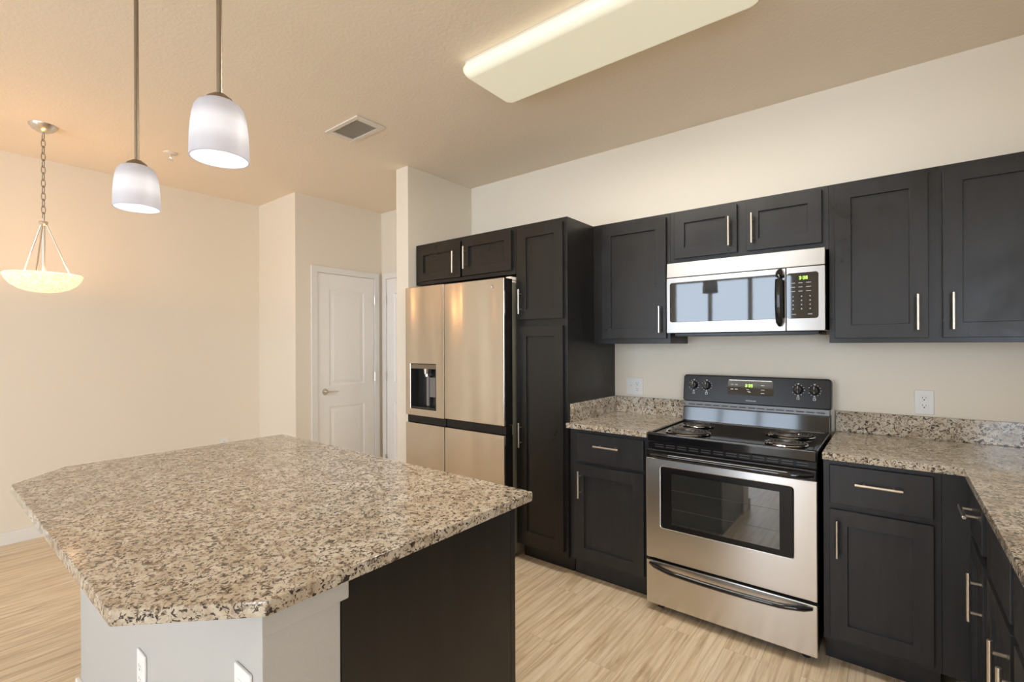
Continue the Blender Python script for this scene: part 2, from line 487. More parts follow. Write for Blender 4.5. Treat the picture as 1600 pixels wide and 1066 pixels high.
def board(name, x0, x1, y0, y1, label):
    struct(MB().box(x0, x1, y0, y1, 0, .09, .003).build(name, 'trim_white'), label, 'baseboard')
board('baseboard_left', XL, XL + .014, YB, YH, 'white baseboard along the dining wall')
board('baseboard_closet', XL + .014, XH + .014, YH - .014, YH, 'white baseboard on the closet corner')
board('baseboard_stub', XA0 - .014, XA1, YA - .014, YA, 'white baseboard on the stub wall')
board('baseboard_island', -2.494, -.936, -2.659, -2.645, 'white baseboard of the island half wall')

# doors: built facing -y around x = 0 (hinge side at +x when flip = 1), then turned
def room_door(idx, label, loc, rz, w_, flip, h_=2.045):
    root = bpy.data.objects.new('door_%d' % idx, None); COL.objects.link(root)
    root.location = loc; root.rotation_euler = (0, 0, rz); struct(root, label, 'door')
    c = .062
    p = MB()
    p.prism([(-w_/2 - c, 0), (-w_/2 - c, h_ + c), (w_/2 + c, h_ + c), (w_/2 + c, 0), (w_/2 + .004, 0), (w_/2 + .004, h_ + .004), (-w_/2 - .004, h_ + .004), (-w_/2 - .004, 0)], -.020, -.001, .004, axis='y')
    p.build('casing', 'trim_white', root)
    s = MB(); x0, x1 = -w_/2, w_/2; st = .115
    zs = [(0.24, 0.80), (1.00, 1.90)]
    yf = -.010
    # slab with two raised panels: stiles and rails, sunken groove and a raised field
    s.box(x0, x0 + st, yf, -.001, .01, h_); s.box(x1 - st, x1, yf, -.001, .01, h_)
    s.box(x0 + st, x1 - st, yf, -.001, .01, zs[0][0]); s.box(x0 + st, x1 - st, yf, -.001, zs[0][1], zs[1][0]); s.box(x0 + st, x1 - st, yf, -.001, zs[1][1], h_)
    for a, b in zs:
        t = bmesh.new()
        def ring(ins, y): return [t.verts.new(q) for q in ((x0 + st + ins, y, a + ins), (x1 - st - ins, y, a + ins), (x1 - st - ins, y, b - ins), (x0 + st + ins, y, b - ins))]
        r = [ring(0, yf), ring(.012, yf + .007), ring(.020, yf + .007), ring(.05, yf + .001)]
        for u, v in zip(r, r[1:]):
            for k in range(4): t.faces.new((u[k], u[(k + 1) % 4], v[(k + 1) % 4], v[k]))
        t.faces.new(r[-1]); bmesh.ops.recalc_face_normals(t, faces=t.faces)
        if t.faces[-1].normal.y > 0: bmesh.ops.reverse_faces(t, faces=t.faces)
        s._merge(t)
    slab = s.build('door_panel', 'door_white', root, smooth=False)
    hx = -flip * (w_/2 - .07)
    h = MB()
    h.lathe([(0, 0), (.029, 0), (.031, .004), (.028, .010), (0, .010)], (hx, yf, .945), 24, 'y')
    h.cyl((hx, yf - .010, .945), (hx, yf - .050, .945), .010, 14)
    h.tube([(hx - flip * .008, yf - .047, .945), (hx + flip * .03, yf - .050, .945), (hx + flip * .075, yf - .050, .946), (hx + flip * .11, yf - .044, .944)], .009, 10, flat=.8, radii=[.010, .010, .009, .007])
    h.build('lever_handle', 'nickel', root)
    for z in (.22, 1.06, 1.83):
        g = MB(); xx = flip * (w_/2 + .002)
        g.cyl((xx, -.024, z - .045), (xx, -.024, z + .045), .0075, 10)
        g.box(xx - .012, xx + .012, -.0235, -.0205, z - .045, z + .045)
        g.build('hinge', 'nickel', root)
    return root
room_door(1, 'white two-panel door with a lever handle beside the closet corner', (XH, -.4085, 0), PI / 2, .611, 1)
room_door(2, 'white door mostly hidden behind the stub wall', (-3.675, 0, 0), 0, .75, -1)

# ------------------------------------------------------------------ cabinets
def handle(parent, cx, cz, yf, vertical=True, L=.155, mat='nickel'):
    m = MB(); y = yf - .030; d = L / 2; q = .048
    if vertical:
        m.cyl((cx, y, cz - d), (cx, y, cz + d), .006, 14, bev=.001)
        for s in (-q, q): m.cyl((cx, yf, cz + s), (cx, y, cz + s), .0045, 10)
    else:
        m.cyl((cx - d, y, cz), (cx + d, y, cz), .006, 14, bev=.001)
        for s in (-q, q): m.cyl((cx + s, yf, cz), (cx + s, y, cz), .0045, 10)
    o = m.build('handle', mat, parent); o['label'] = 'brushed nickel bar handle'
    return o
def shaker(parent, x0, x1, z0, z1, yf, mat, rail=.063, name='door'):
    return MB().plate(x0, x1, z0, z1, yf, yf + .020, (x0 + rail, x1 - rail, z0 + rail, z1 - rail), .012, bev=.0011).build(name, mat, parent)
def slab_front(parent, x0, x1, z0, z1, yf, mat, name='drawer'):
    return MB().plate(x0, x1, z0, z1, yf, yf + .020, bev=.0025).build(name, mat, parent)

CB, CS = 'cabinet_black', 'cabinet_slate'
UT, UBT = 2.1377, 1.3783           # top and bottom of the wall cabinets
# pantry
pan = thing('pantry_cabinet', 'tall black pantry cabinet with two stacked doors right of the refrigerator', 'cabinet', (-1.708, 0, 0))
cx = 1.708
MB().box(-1.900 + cx, -1.5156 + cx, -.622, -.002, .105, UT, .0015).build('body', CB, pan)
MB().box(-1.898 + cx, -1.518 + cx, -.545, -.05, 0, .105).build('toe_kick', CB, pan)
d = shaker(pan, -1.872 + cx, -1.538 + cx, 1.534, 2.112, -.642, CB); handle(d, -1.846 + cx, 1.647, -.642)
d = shaker(pan, -1.872 + cx, -1.538 + cx, .140, 1.490, -.642, CB); handle(d, -1.848 + cx, .806, -.642)
# cabinet over the refrigerator
ofc = thing('wall_cabinet', 'short black two-door cabinet above the refrigerator', 'cabinet', (-2.387, 0, 1.832), group=None)
o_ = Vector((2.387, 0, -1.832))
MB().box(-2.872 + 2.387, -1.902 + 2.387, -.622, -.002, 0, UT - 1.832, .0015).build('body', CB, ofc)
d = shaker(ofc, -2.830 + 2.387, -2.383 + 2.387, .024, .274, -.642, CB, .058); handle(d, -2.435 + 2.387, .130, -.642)
d = shaker(ofc, -2.364 + 2.387, -1.928 + 2.387, .026, .282, -.642, CB, .058); handle(d, -2.327 + 2.387, .148, -.642)
# wall cabinet left of the microwave
wc = thing('wall_cabinet', 'black one-door wall cabinet between the pantry and the microwave', 'cabinet', (-1.2647, 0, UBT))
c = 1.2647
MB().box(-1.5150 + c, -1.0138 + c, -.305, -.002, 0, UT - UBT, .0015).build('body', CB, wc)
d = shaker(wc, -1.446 + c, -1.033 + c, .031, .735, -.325, CB); handle(d, -1.064 + c, .141, -.325, mat='nickel')
# cabinet over the microwave
mc = thing('wall_cabinet', 'short black two-door cabinet directly above the microwave', 'cabinet', (-.627, 0, 1.83))
c = .627
MB().box(-1.0132 + c, -.2408 + c, -.305, -.002, 0, UT - 1.83, .0015).build('body', CB, mc)
d = shaker(mc, -.984 + c, -.649 + c, .034, .290, -.325, CB, .058); handle(d, -.684 + c, .145, -.325)
d = shaker(mc, -.602 + c, -.268 + c, .034, .290, -.325, CB, .058); handle(d, -.572 + c, .145, -.325)
# wall cabinet right of the microwave
rc = thing('wall_cabinet', 'large black two-door wall cabinet right of the microwave, running out of frame', 'cabinet', (.31, 0, UBT))
c = -.31
MB().box(-.2402 + c, .856 + c, -.305, -.002, 0, UT - UBT, .0015).build('body', CB, rc)
d = shaker(rc, -.216 + c, .120 + c, .022, .742, -.325, CB); handle(d, .085 + c, .133, -.325)
d = shaker(rc, .167 + c, .503 + c, .022, .742, -.325, CB); handle(d, .199 + c, .133, -.325)

ZB = .884
def base_unit(label, x0, x1, loc, rz, parts, depth=.60, filler=None, mat=CS):
    r = thing('base_cabinet', label, 'cabinet', loc, rz)
    m = MB().box(x0, x1, -depth, -.003, .105, ZB - .002, .0015)
    if filler: m.box(*filler)
    m.build('body', mat, r)
    MB().box(x0 + .002, x1 - .002, -depth + .055, -.05, 0, .105).build('toe_kick', mat, r)
    for p in parts:
        kind, a, b, z0, z1, hx, hz, vert = p
        yf = -depth - .020
        d = shaker(r, a, b, z0, z1, yf, mat) if kind == 'door' else slab_front(r, a, b, z0, z1, yf, mat)
        if hx is not None: handle(d, hx, hz, yf, vert)
    return r
base_unit('black base cabinet between the pantry and the range', -.2463, .2463, (-1.267, 0, 0), 0, [
    ('drawer', -1.456 + 1.267, -1.048 + 1.267, .695, .860, -1.258 + 1.267, .797, False),
    ('door', -1.475 + 1.267, -1.048 + 1.267, .130, .676, -1.433 + 1.267, .563, True)])
base_unit('black base cabinet immediately right of the range', -.1917, .1917, (-.0478, 0, 0), 0, [
    ('drawer', -.215 + .0478, .120 + .0478, .697, .860, -.048 + .0478, .794, False),
    ('door', -.215 + .0478, .120 + .0478, .128, .672, -.187 + .0478, .555, True)])
# right run, facing -x : local x -> world -y, local y -> world x.  frame plane at world x = .237
def right_unit(label, ya, yb, parts, filler=None):
    # ya > yb ; root at wall x=XR, centre y
    yc = (ya + yb) / 2
    r = thing('base_cabinet', label, 'cabinet', (XR, yc, 0), -PI / 2)
    L = (ya - yb) / 2
    depth = XR - .237
    m = MB().box(-L, L, -depth, -.003, .105, ZB - .002, .0015)
    m.build('body', CS, r)
    if filler: MB().box(*filler).build('corner_filler', CS, r)
    MB().box(-L + .002, L - .002, -depth + .055, -.05, 0, .105).build('toe_kick', CS, r)
    yf = -depth - .020
    for kind, a, b, z0, z1, hy, hz, vert in parts:
        x0, x1 = yc - a, yc - b
        d = shaker(r, x0, x1, z0, z1, yf, CS) if kind == 'door' else slab_front(r, x0, x1, z0, z1, yf, CS)
        if hy is not None: handle(d, yc - hy, hz, yf, vert)
    return r
yc1 = (-.003 - 1.02) / 2
right_unit('black corner base cabinet under the right counter, drawer above door', -.003, -1.020, [
    ('drawer', -.665, -.955, .700, .860, -.760, .783, False),
    ('door', -.665, -.985, .128, .675, -.950, .560, True)],
    filler=(yc1 + .05, yc1 + .600, -(XR - .1445), -(XR - .2365), .105, ZB - .002))
right_unit('black sink base cabinet with paired doors at the right edge', -1.021, -1.880, [
    ('drawer', -1.065, -1.425, .700, .860, None, 0, False), ('drawer', -1.475, -1.835, .700, .860, None, 0, False),
    ('door', -1.065, -1.425, .128, .675, -1.385, .555, True), ('door', -1.475, -1.835, .128, .675, -1.515, .555, True)])

# counters
ct = tag(MB().box(-1.5150, -1.0185, -.648, -.001, ZB, .914, .003).build('countertop', 'granite'), 'short granite countertop between the pantry and the range', 'countertop')
MB().box(-1.4945, -1.0185, -.021, -.001, .9142, 1.022, .002).build('backsplash', 'granite', ct)
MB().box(-1.5150, -1.4950, -.600, -.001, .9142, 1.022, .002).build('side_splash', 'granite', ct)
ct = tag(MB().prism([(-.2390, -.648), (.203, -.648), (.203, -1.90), (.858, -1.90), (.858, -.001), (-.2390, -.001)], ZB, .914, .003).build('countertop', 'granite'), 'granite corner countertop right of the range', 'countertop')
MB().box(-.2390, .857, -.021, -.001, .9142, 1.022, .002).build('backsplash', 'granite', ct)
MB().box(.838, .858, -1.90, -.0215, .9142, 1.022, .002).build('side_splash', 'granite', ct)

# island
struct(MB().box(-2.48, -.950, -2.645, -2.477, 0, .8835, .004).build('wall_island', 'pony_paint'), 'half wall under the island counter', 'wall')
struct(MB().box(-.9498, -.935, -2.652, -2.466, .824, .8835, .003).build('trim_1', 'pony_paint'), 'painted cap trim at the end of the island half wall', 'trim')
tag(MB().prism([(-.891, -1.841), (-.891, -2.663), (-1.0785, -2.848), (-2.322, -2.848), (-2.504, -2.685), (-2.504, -1.841)], ZB, .914, .004).build('countertop', 'granite'), 'large granite island countertop with clipped corners', 'countertop')
isl = thing('island_cabinet', 'black island cabinet with a plain end panel under the large granite top', 'cabinet', (-1.70, -2.476, 0), PI)
# local +x -> world -x, local -y -> world +y
c = 1.70
MB().box(-.749, .749, -.596, -.001, .105, ZB - .002, .0015).build('body', 'panel_black', isl)
MB().box(-.749, .749, -.620, -.597, .06, ZB - .002, .0015).build('face_frame', CB, isl)
MB().box(-.735, .735, -.54, -.01, 0, .104).build('toe_kick', 'panel_black', isl)
for k in range(3):
    a = -.735 + k * .492
    d = slab_front(isl, a + .01, a + .476, .70, .86, -.640, CB); handle(d, a + .243, .78, -.640, False)
    d = shaker(isl, a + .01, a + .476, .13, .675, -.640, CB); handle(d, a + .05, .56, -.640)

# ------------------------------------------------------------------ refrigerator
fr = thing('refrigerator', 'stainless four-door refrigerator with a water dispenser', 'refrigerator', (-2.3775, 0, 0))
c = 2.3775
FX0, FXM, FX1 = -2.853 + c, -2.440 + c, -1.903 + c
MB().box(FX0 + .01, FX1 - .004, -.655, -.03, .03, 1.775, .004).build('body', 'fridge_edge', fr)
YF = -.745
DISP = (-2.797 + c, -2.525 + c, .912, 1.240)
def fdoor(x0, x1, z0, z1, hole=None, name='door'):
    d = MB().plate(x0, x1, z0, z1, YF, YF + .014, hole, bev=.003).build(name, 'fridge_steel', fr)
    MB().plate(x0 + .001, x1 - .001, z0 + .001, z1 - .001, YF + .0142, YF + .086, hole, bev=.002).build('door_liner', 'black_plastic', d)
    return d
d = fdoor(FX0, FXM - .003, .862, 1.800, DISP, 'freezer_door')
x0, x1, z0, z1 = DISP
m = MB()
t = .003
m.box(x0 + t, x1 - t, YF + .070, YF + .076, z0 + t, z1 - t)
m.box(x0 + t, x0 + t + .004, YF + .003, YF + .07, z0 + t, z1 - t); m.box(x1 - t - .004, x1 - t, YF + .003, YF + .07, z0 + t, z1 - t)
m.box(x0 + t, x1 - t, YF + .003, YF + .07, z0 + t, z0 + t + .012)
m.build('dispenser_recess', 'dispenser_dark', d, smooth=False)
MB().box(x0 + .004, x1 - .004, YF + .002, YF + .060, z1 - .036, z1 - .003, .002).build('dispenser_panel', 'dispenser_band', d)
xm = (x0 + x1) / 2 + .008
MB().cyl((xm, YF + .035, z1 - .036), (xm, YF + .035, z1 - .075), .027, 20, .023).cyl((xm, YF + .035, z1 - .075), (xm, YF + .035, z1 - .092), .016, 16).build('nozzle', 'chrome', d)
MB().box(xm + .005, xm + .085, YF + .052, YF + .058, z0 + .085, z1 - .10, .002, mat=None).build('paddle', 'paddle_grey', d)
MB().box(xm - .022, xm + .004, YF + .046, YF + .056, z0 + .02, z1 - .09, .003).build('water_paddle', 'paddle_grey', d)
d = fdoor(FXM + .003, FX1, .866, 1.797, None, 'fridge_door')
bx, bz = -1.988 + c, 1.742
m = MB().lathe([(.0185, 0), (.0185, .0012), (.0165, .0016), (.0160, .0012), (.0160, 0)], (bx, YF, bz), 28, 'y')
m.tube([(bx + .008, YF - .0006, bz + .003), (bx + .004, YF - .0006, bz + .009), (bx - .006, YF - .0006, bz + .007), (bx - .008, YF - .0006, bz - .004), (bx, YF - .0006, bz - .009), (bx + .007, YF - .0006, bz - .004), (bx + .002, YF - .0006, bz - .002)], .0012, 6)
m.build('badge', 'chrome', d)
for a, b, nm in ((FX0, FXM - .003, 'freezer_drawer_door'), (FXM + .003, FX1, 'lower_door')):
    d = fdoor(a, b, .09, .806, None, nm)
    MB().box(a + .001, b - .001, YF + .020, YF + .080, .8062, .861, .002).build('pocket_handle', 'black_plastic', d)
MB().box(FX0 + .02, FX1 - .02, -.69, -.60, .015, .085).build('base_grille', 'black_matte', fr)
for xx in (FX0 + .06, FX1 - .055):
    MB().box(xx - .045, xx + .045, -.715, -.60, 1.776, 1.800 - .002, .004).box(xx + .01, xx + .05, -.67, -.60, 1.79, 1.812, .004).build('hinge_cover', 'vent_white', fr)

# ------------------------------------------------------------------ microwave
mw = thing('microwave', 'stainless over-the-range microwave with a black curved handle', 'microwave', (-.624, 0, 1.436))
c = .624; zc = -1.436
MX0, MX1, MXS = -1.000 + c, -.248 + c, -.408 + c
MB().box(MX0 + .002, MX1 - .002, -.372, -.003, .004, 1.826 + zc, .002).build('body', 'black_plastic', mw)
m = MB().prism([(-.400, 1.747 + zc), (-.373, 1.747 + zc), (-.373, 1.828 + zc), (-.394, 1.828 + zc)], MX0, MX1, .002, axis='x'); m.ang = 14
m.build('vent_panel', 'microwave_steel', mw)
WH = (-.982 + c, -.414 + c, 1.497 + zc, 1.717 + zc)
d = MB().plate(MX0, MXS - .002, .002, 1.743 + zc, -.400, -.373, WH, .004, bev=.0015, hrnd=.012).build('door', 'microwave_steel', mw)
MB().plate(WH[0] + .0005, WH[1] - .0005, WH[2] + .0005, WH[3] - .0005, -.4005, -.3965, bev=.0005, rnd=.012).build('window', 'dark_glass', d)
hx = -.434 + c; pts = []; rad = []
for k in range(17):
    u = k / 16; z = 1.466 + (1.738 - 1.466) * u + zc
    pts.append((hx, -.405 - .038 * math.sin(PI * min(1, max(0, u))) ** .55, z)); rad.append(.0165 if 0 < k < 16 else .010)
MB().tube(pts, .0165, 14, radii=rad).build('handle', 'black_gloss', d)
text_mesh('logo', 'FRIGIDAIRE', .0105, 'print_grey', d, (-.700 + c, -.4006, 1.467 + zc))
cp = MB().plate(MXS + .001, MX1, .002, 1.743 + zc, -.400, -.373, bev=.0015).build('control_panel', 'microwave_steel', mw)
kx0, kx1, kz0, kz1 = -.406 + c, -.274 + c, 1.497 + zc, 1.717 + zc
MB().plate(kx0, kx1, kz0, kz1, -.4012, -.3995, bev=.0004, rnd=.012).build('keypad', 'dark_glass', cp)
def seven(mb, s, x, z, h, y):
    w_ = h * .52; t = h * .14
    S = {'a': (0, h - t, w_, h), 'g': (0, h/2 - t/2, w_, h/2 + t/2), 'd': (0, 0, w_, t), 'f': (0, h/2, t, h), 'b': (w_ - t, h/2, w_, h), 'e': (0, 0, t, h/2), 'c': (w_ - t, 0, w_, h/2)}
    D = {'3': 'abgcd', '8': 'abcdefg', '0': 'abcdef', '9': 'abcdfg', '1': 'bc'}
    for ch in s:
        if ch == ':':
            for zz in (.28, .68): mb.box(x, x + t, y - .0004, y, z + h * zz, z + h * zz + t)
            x += t * 2.2; continue
        for q in D[ch]:
            a, b, c_, d_ = S[q]; mb.box(x + a, x + c_, y - .0004, y, z + b, z + d_)
        x += w_ + h * .22
m = MB(); seven(m, '3:38', -.353 + c, 1.684 + zc, .015, -.4014); m.build('clock_display', 'led_green', cp, smooth=False)
def dash(m, x, z, w_, h, y):
    m.box(x - w_/2, x + w_/2, y - .0003, y, z - h/2, z + h/2)
def key(parent, mat, *a):
    q = MB(); dash(q, *a); q.build('key_mark', mat, parent, smooth=False)
for r_, z in enumerate((1.668, 1.648, 1.628)):
    for k, x in enumerate((-.378, -.347, -.314)): key(cp, 'print_grey', x + c, z + zc, .017 if k != 2 else .020, .0035, -.4013)
for r_, z in enumerate((1.603, 1.583, 1.563, 1.543)):
    for x in (-.378, -.343, -.308): key(cp, 'print_grey', x + c, z + zc, .005, .006, -.4013)
for x in (-.376, -.308): key(cp, 'print_grey', x + c, 1.517 + zc, .018, .004, -.4013)

MB().box(MX0 + .03, MX1 - .03, -.360, -.02, -.016, .0035, .003).build('bottom_tray', 'black_plastic', mw)

# ------------------------------------------------------------------ range
rg = thing('electric_range', 'stainless coil-burner range with a black control backguard', 'range', (-.632, 0, 0))
c = .632
RX0, RX1 = -1.010 + c, -.254 + c
MB().box(RX0 + .003, RX1 - .003, -.640, -.030, .035, .898, .003).build('body', 'black_plastic', rg)
# cooktop tray with a raised rim
m = MB()
m.box(RX0, RX1, -.650, -.115, .8985, .912, .003)
m.box(RX0, RX1, -.668, -.640, .868, .918, .009, 3)
m.box(RX0, RX0 + .022, -.655, -.110, .905, .919, .005, 3); m.box(RX1 - .022, RX1, -.655, -.110, .905, .919, .005, 3)
m.box(RX0 + .02, RX1 - .02, -.125, -.108, .905, .917, .005, 3)
ck = m.build('cooktop', 'black_gloss', rg)
def burner(x, y, r):
    b = MB().lathe([(r * .98, .9128), (r * 1.0, .9165), (r * .93, .9175), (r * .88, .9135), (r * .55, .9128), (0, .9128)], (x, y, 0), 40).build('burner', 'black_gloss', rg)
    b['label'] = 'large coil burner' if r > .1 else 'small coil burner'
    MB().lathe([(r * 1.01, .9145), (r * 1.035, .9175), (r * 1.01, .920), (r * .955, .9195), (r * .94, .9165)], (x, y, 0), 40).build('trim_ring', 'chrome', b)
    turns = 5 if r > .1 else 4
    n = turns * 28; pts = []
    for k in range(n + 1):
        a = 2 * PI * k / 28; rr = .018 + (r * .86 - .018) * k / n
        pts.append((x + rr * math.cos(a + .4), y + rr * math.sin(a + .4), .9235))
    a = .4; pts.append((x + r * .97 * math.cos(a + .15), y + r * .97 * math.sin(a + .15), .921))
    pts.append((x + r * 1.02 * math.cos(a + .2), y + r * 1.02 * math.sin(a + .2), .915))
    MB().tube(pts, .0042, 8, flat=.75).build('coil', 'coil_metal', b)
    s = MB().cyl((x, y, .917), (x, y, .9275), .017, 20)
    for k in range(3):
        a = 2 * PI * k / 3 + .9
        s.box(0, r * .88, -.0015, .0015, .915, .9195, mat=Matrix.Translation((x, y, 0)) @ Matrix.Rotation(a, 4, 'Z'))
    s.build('coil_support', 'chrome', b)
burner(-.838 + c, -.535, .108); burner(-.862 + c, -.282, .082); burner(-.408 + c, -.305, .108); burner(-.388 + c, -.545, .086)
# lower backguard panel, slotted seam, control panel
m = MB().prism([(-.115, .912), (-.030, .912), (-.030, .998), (-.101, .998)], RX0, RX1, .005, 3, axis='x')
m.build('backguard', 'black_gloss', rg)
m = MB().box(RX0 + .006, RX1 - .006, -.092, -.03, .9985, 1.030)
m.build('vent_strip', 'vent_metal', rg)
m = MB()
for k in range(15):
    a = RX0 + .03 + k * .0475
    m.box(a, a + .036, -.0935, -.0922, 1.009, 1.0145)
m.build('vent_slots', 'black_matte', rg, smooth=False)
def rounded(x0, x1, z0, z1, r, n=6):
    out = []
    for cx_, cz_, a in ((x1 - r, z1 - r, 0), (x0 + r, z1 - r, 90), (x0 + r, z0 + r, 180), (x1 - r, z0 + r, 270)):
        for k in range(n):
            an = math.radians(a + 90 * k / (n - 1)); out.append((cx_ + r * math.cos(an), cz_ + r * math.sin(an)))
    return out
pc = MB().prism(rounded(RX0 - .004, RX1 + .003, 1.030, 1.192, .018), -.100, -.028, .007, 3, axis='y').build('control_panel', 'black_plastic', rg)
YP = -.100
MB().plate(-.757 + c, -.520 + c, 1.085, 1.168, YP - .003, YP - .0002, bev=.001, rnd=.008).build('display_panel', 'dark_glass', pc)
MB().box(-.750 + c, -.527 + c, YP - .0036, YP - .0028, 1.1655, 1.1685).build('display_trim', 'chrome', pc)
m = MB(); seven(m, '3:39', -.663 + c, 1.130, .0165, YP - .0032); m.build('clock_display', 'led_green', pc, smooth=False)
for z in (1.142, 1.115):
    for x in (-.733, -.710): key(pc, 'print_white', x + c, z, .015, .004, YP - .003)
for x, z in ((-.573, 1.142), (-.573, 1.117), (-.573, 1.098)): key(pc, 'print_white', x + c, z, .018, .004, YP - .003)
for x, z in ((-.650, 1.117), (-.645, 1.107), (-.640, 1.101)): key(pc, 'print_white', x + c, z, .014, .003, YP - .003)

text_mesh('logo', 'FRIGIDAIRE', .0105, 'print_white', pc, (-.632 + c, YP - .0004, 1.052))
for kx in (-.951, -.876, -.401, -.326):
    x = kx + c; z = 1.128
    k_ = MB().lathe([(0, .024), (.017, .024), (.0195, .020), (.021, .004), (.023, 0)], (x, YP, z), 28, 'y')
    k_.box(x - .0045, x + .0045, YP - .031, YP - .018, z - .019, z + .019, .003)
    ko = k_.build('knob', 'black_gloss', pc)
    MB().box(x - .001, x + .001, YP - .0316, YP - .0308, z + .004, z + .018).build('pointer', 'print_white', ko)
    dm = MB()
    for j in range(11):
        a = math.radians(-60 + j * 30)
        dm.box(-.0014, .0014, YP - .0005, YP - .0001, .0275, .0305, mat=Matrix.Translation((x, 0, z)) @ Matrix.Rotation(a, 4, 'Y'))
    for u, v, w_, h_ in ((0, .033, .010, .003), (0, -.033, .010, .003)): dash(dm, x + u, z + v, w_, h_, YP - .0001)
    for u, v, w_, h_ in ((0, -.041, .012, .0015), (0, -.052, .012, .0015), (-.0055, -.0465, .0015, .012), (.0055, -.0465, .0015, .012), (.002, -.044, .003, .003)): dash(dm, x + u, z + v, w_, h_, YP - .0001)
    dm.build('dial_marks', 'print_white', pc, smooth=False)
_a = math.radians(-9); _pv = Vector((0, -.100, 1.030))
pc.rotation_euler = (_a, 0, 0); pc.location = _pv - Matrix.Rotation(_a, 3, 'X') @ _pv
# front: vent band, oven door, drawer
m = MB().box(RX0 + .004, RX1 - .004, -.652, -.641, .838, .868, .001)
m.build('front_band', 'black_plastic', rg)
m = MB()
for k in range(12):
    a = RX0 + .04 + k * .058
    for z in (.846, .857): m.box(a, a + .044, -.6535, -.6522, z, z + .0035)
m.build('front_slots', 'grey_side', rg, smooth=False)
OW = (-.934 + c, -.342 + c, .440, .752)
od = MB().plate(RX0, RX1, .276, .790, -.672, -.645, OW, .010, bev=.003, hrnd=.012).build('oven_door', 'steel', rg)
MB().plate(OW[0] + .003, OW[1] - .003, OW[2] + .003, OW[3] - .003, -.6720, -.6624, (-.877 + c, -.396 + c, .466, .722), .0008, bev=.0004, rnd=.010).build('window_frame', 'black_plastic', od)
MB().plate(-.877 + c, -.396 + c, .466, .722, -.6716, -.6712).build('window', 'oven_inner_glass', od, smooth=False)
m = MB()
for z in (.545, .640): m.box(-.875 + c, -.398 + c, -.6718, -.6716, z, z + .0015)
m.build('rack_lines', 'grey_side', od, smooth=False)
MB().box(RX0 + .001, RX1 - .001, -.676, -.6455, .7905, .836, .006, 3).build('door_cap', 'black_plastic', od)
n = 24; pts = []; rad = []
for k in range(n + 1):
    u = k / n; x = RX0 + .018 + (RX1 - RX0 - .036) * u
    e = min(u, 1 - u)
    y = -.676 - .040 * min(1, e / .10) ** .6
    pts.append((x, y, .815)); rad.append(.0175 if e > 0 else .012)
MB().tube(pts, .0175, 14, radii=rad, flat=.95).build('handle', 'black_gloss', od)
dr = MB().plate(RX0, RX1, .040, .262, -.672, -.645, bev=.004).build('drawer', 'steel', rg)
pts = []; rad = []
for k in range(n + 1):
    u = k / n; x = RX0 + .020 + (RX1 - RX0 - .040) * u; e = min(u, 1 - u)
    y = -.674 - .040 * min(1, e / .16) ** .7
    pts.append((x, y, .246 - .012 * math.sin(PI * u))); rad.append(.013 if e > 0 else .008)
MB().tube(pts, .013, 12, radii=rad, flat=.9).build('handle', 'black_gloss', dr)
for xx in (RX0 + .05, RX1 - .05):
    for yy in (-.60, -.08): MB().cyl((xx, yy, 0), (xx, yy, .036), .018, 14).build('foot', 'black_matte', rg)

# ------------------------------------------------------------------ outlets
def outlet(label, loc, rz, gangs):
    """plate facing -y, centred on loc; gangs: list of 'duplex', 'decora', 'blank', 'rocker'"""
    r = thing('wall_outlet', label, 'outlet', loc, rz)
    n = len(gangs); w_ = .072 + .046 * (n - 1)
    MB().plate(-w_/2, w_/2, -.058, .058, -.0065, -.0003, bev=.002, rnd=.004).build('cover_plate', 'white_plastic', r)
    for i, g in enumerate(gangs):
        x = (i - (n - 1) / 2) * .046
        if g in ('decora', 'rocker'):
            ins = MB().plate(x - .0165, x + .0165, -.0335, .0335, -.0085, -.006, bev=.0008).build('receptacle' if g == 'decora' else 'switch', 'white_plastic', r)
        elif g == 'duplex':
            m = MB()
            for z in (-.0195, .0195): m.lathe([(0, .0022), (.0145, .0022), (.0165, .0010), (.0165, 0)], (x, -.0064, z), 22, 'y')
            ins = m.build('receptacle', 'white_plastic', r)
        else:
            ins = MB().lathe([(0, .003), (.004, .003), (.005, 0)], (x, -.0064, .004), 14, 'y').build('jack', 'nickel', r)
        if g in ('decora', 'duplex'):
            m = MB(); y = -.0086
            for z in (-.0185, .0185):
                m.box(x - .0075, x - .0055, y - .0003, y, z, z + .008); m.box(x + .0055, x + .0075, y - .0003, y, z + .001, z + .007)
                m.cyl((x, y - .0003, z - .007), (x, y, z - .007), .0028, 12)
            m.build('slots', 'outlet_slot', ins, smooth=False)
    for i in range(n):
        x = (i - (n - 1) / 2) * .046
        for z in (-.048, .048): MB().lathe([(0, .0012), (.0025, .0010), (.003, 0)], (x, -.0064, z), 12, 'y').build('screw', 'white_plastic', r)
    return r
outlet('double-wide white outlet plate on the wall left of the range', (-1.372, 0, 1.092), 0, ['blank', 'duplex'])
outlet('single white outlet on the wall above the right counter', (.117, 0, 1.090), 0, ['decora'])
outlet('white outlet low on the left side of the island half wall', (-1.690, -2.645, .442), 0, ['duplex'])
outlet('white outlet near the right corner of the island half wall', (-1.025, -2.645, .672), 0, ['rocker'])
outlet('white outlet low on the far dining wall behind the island', (XL, -1.235, .475), PI / 2, ['duplex'])

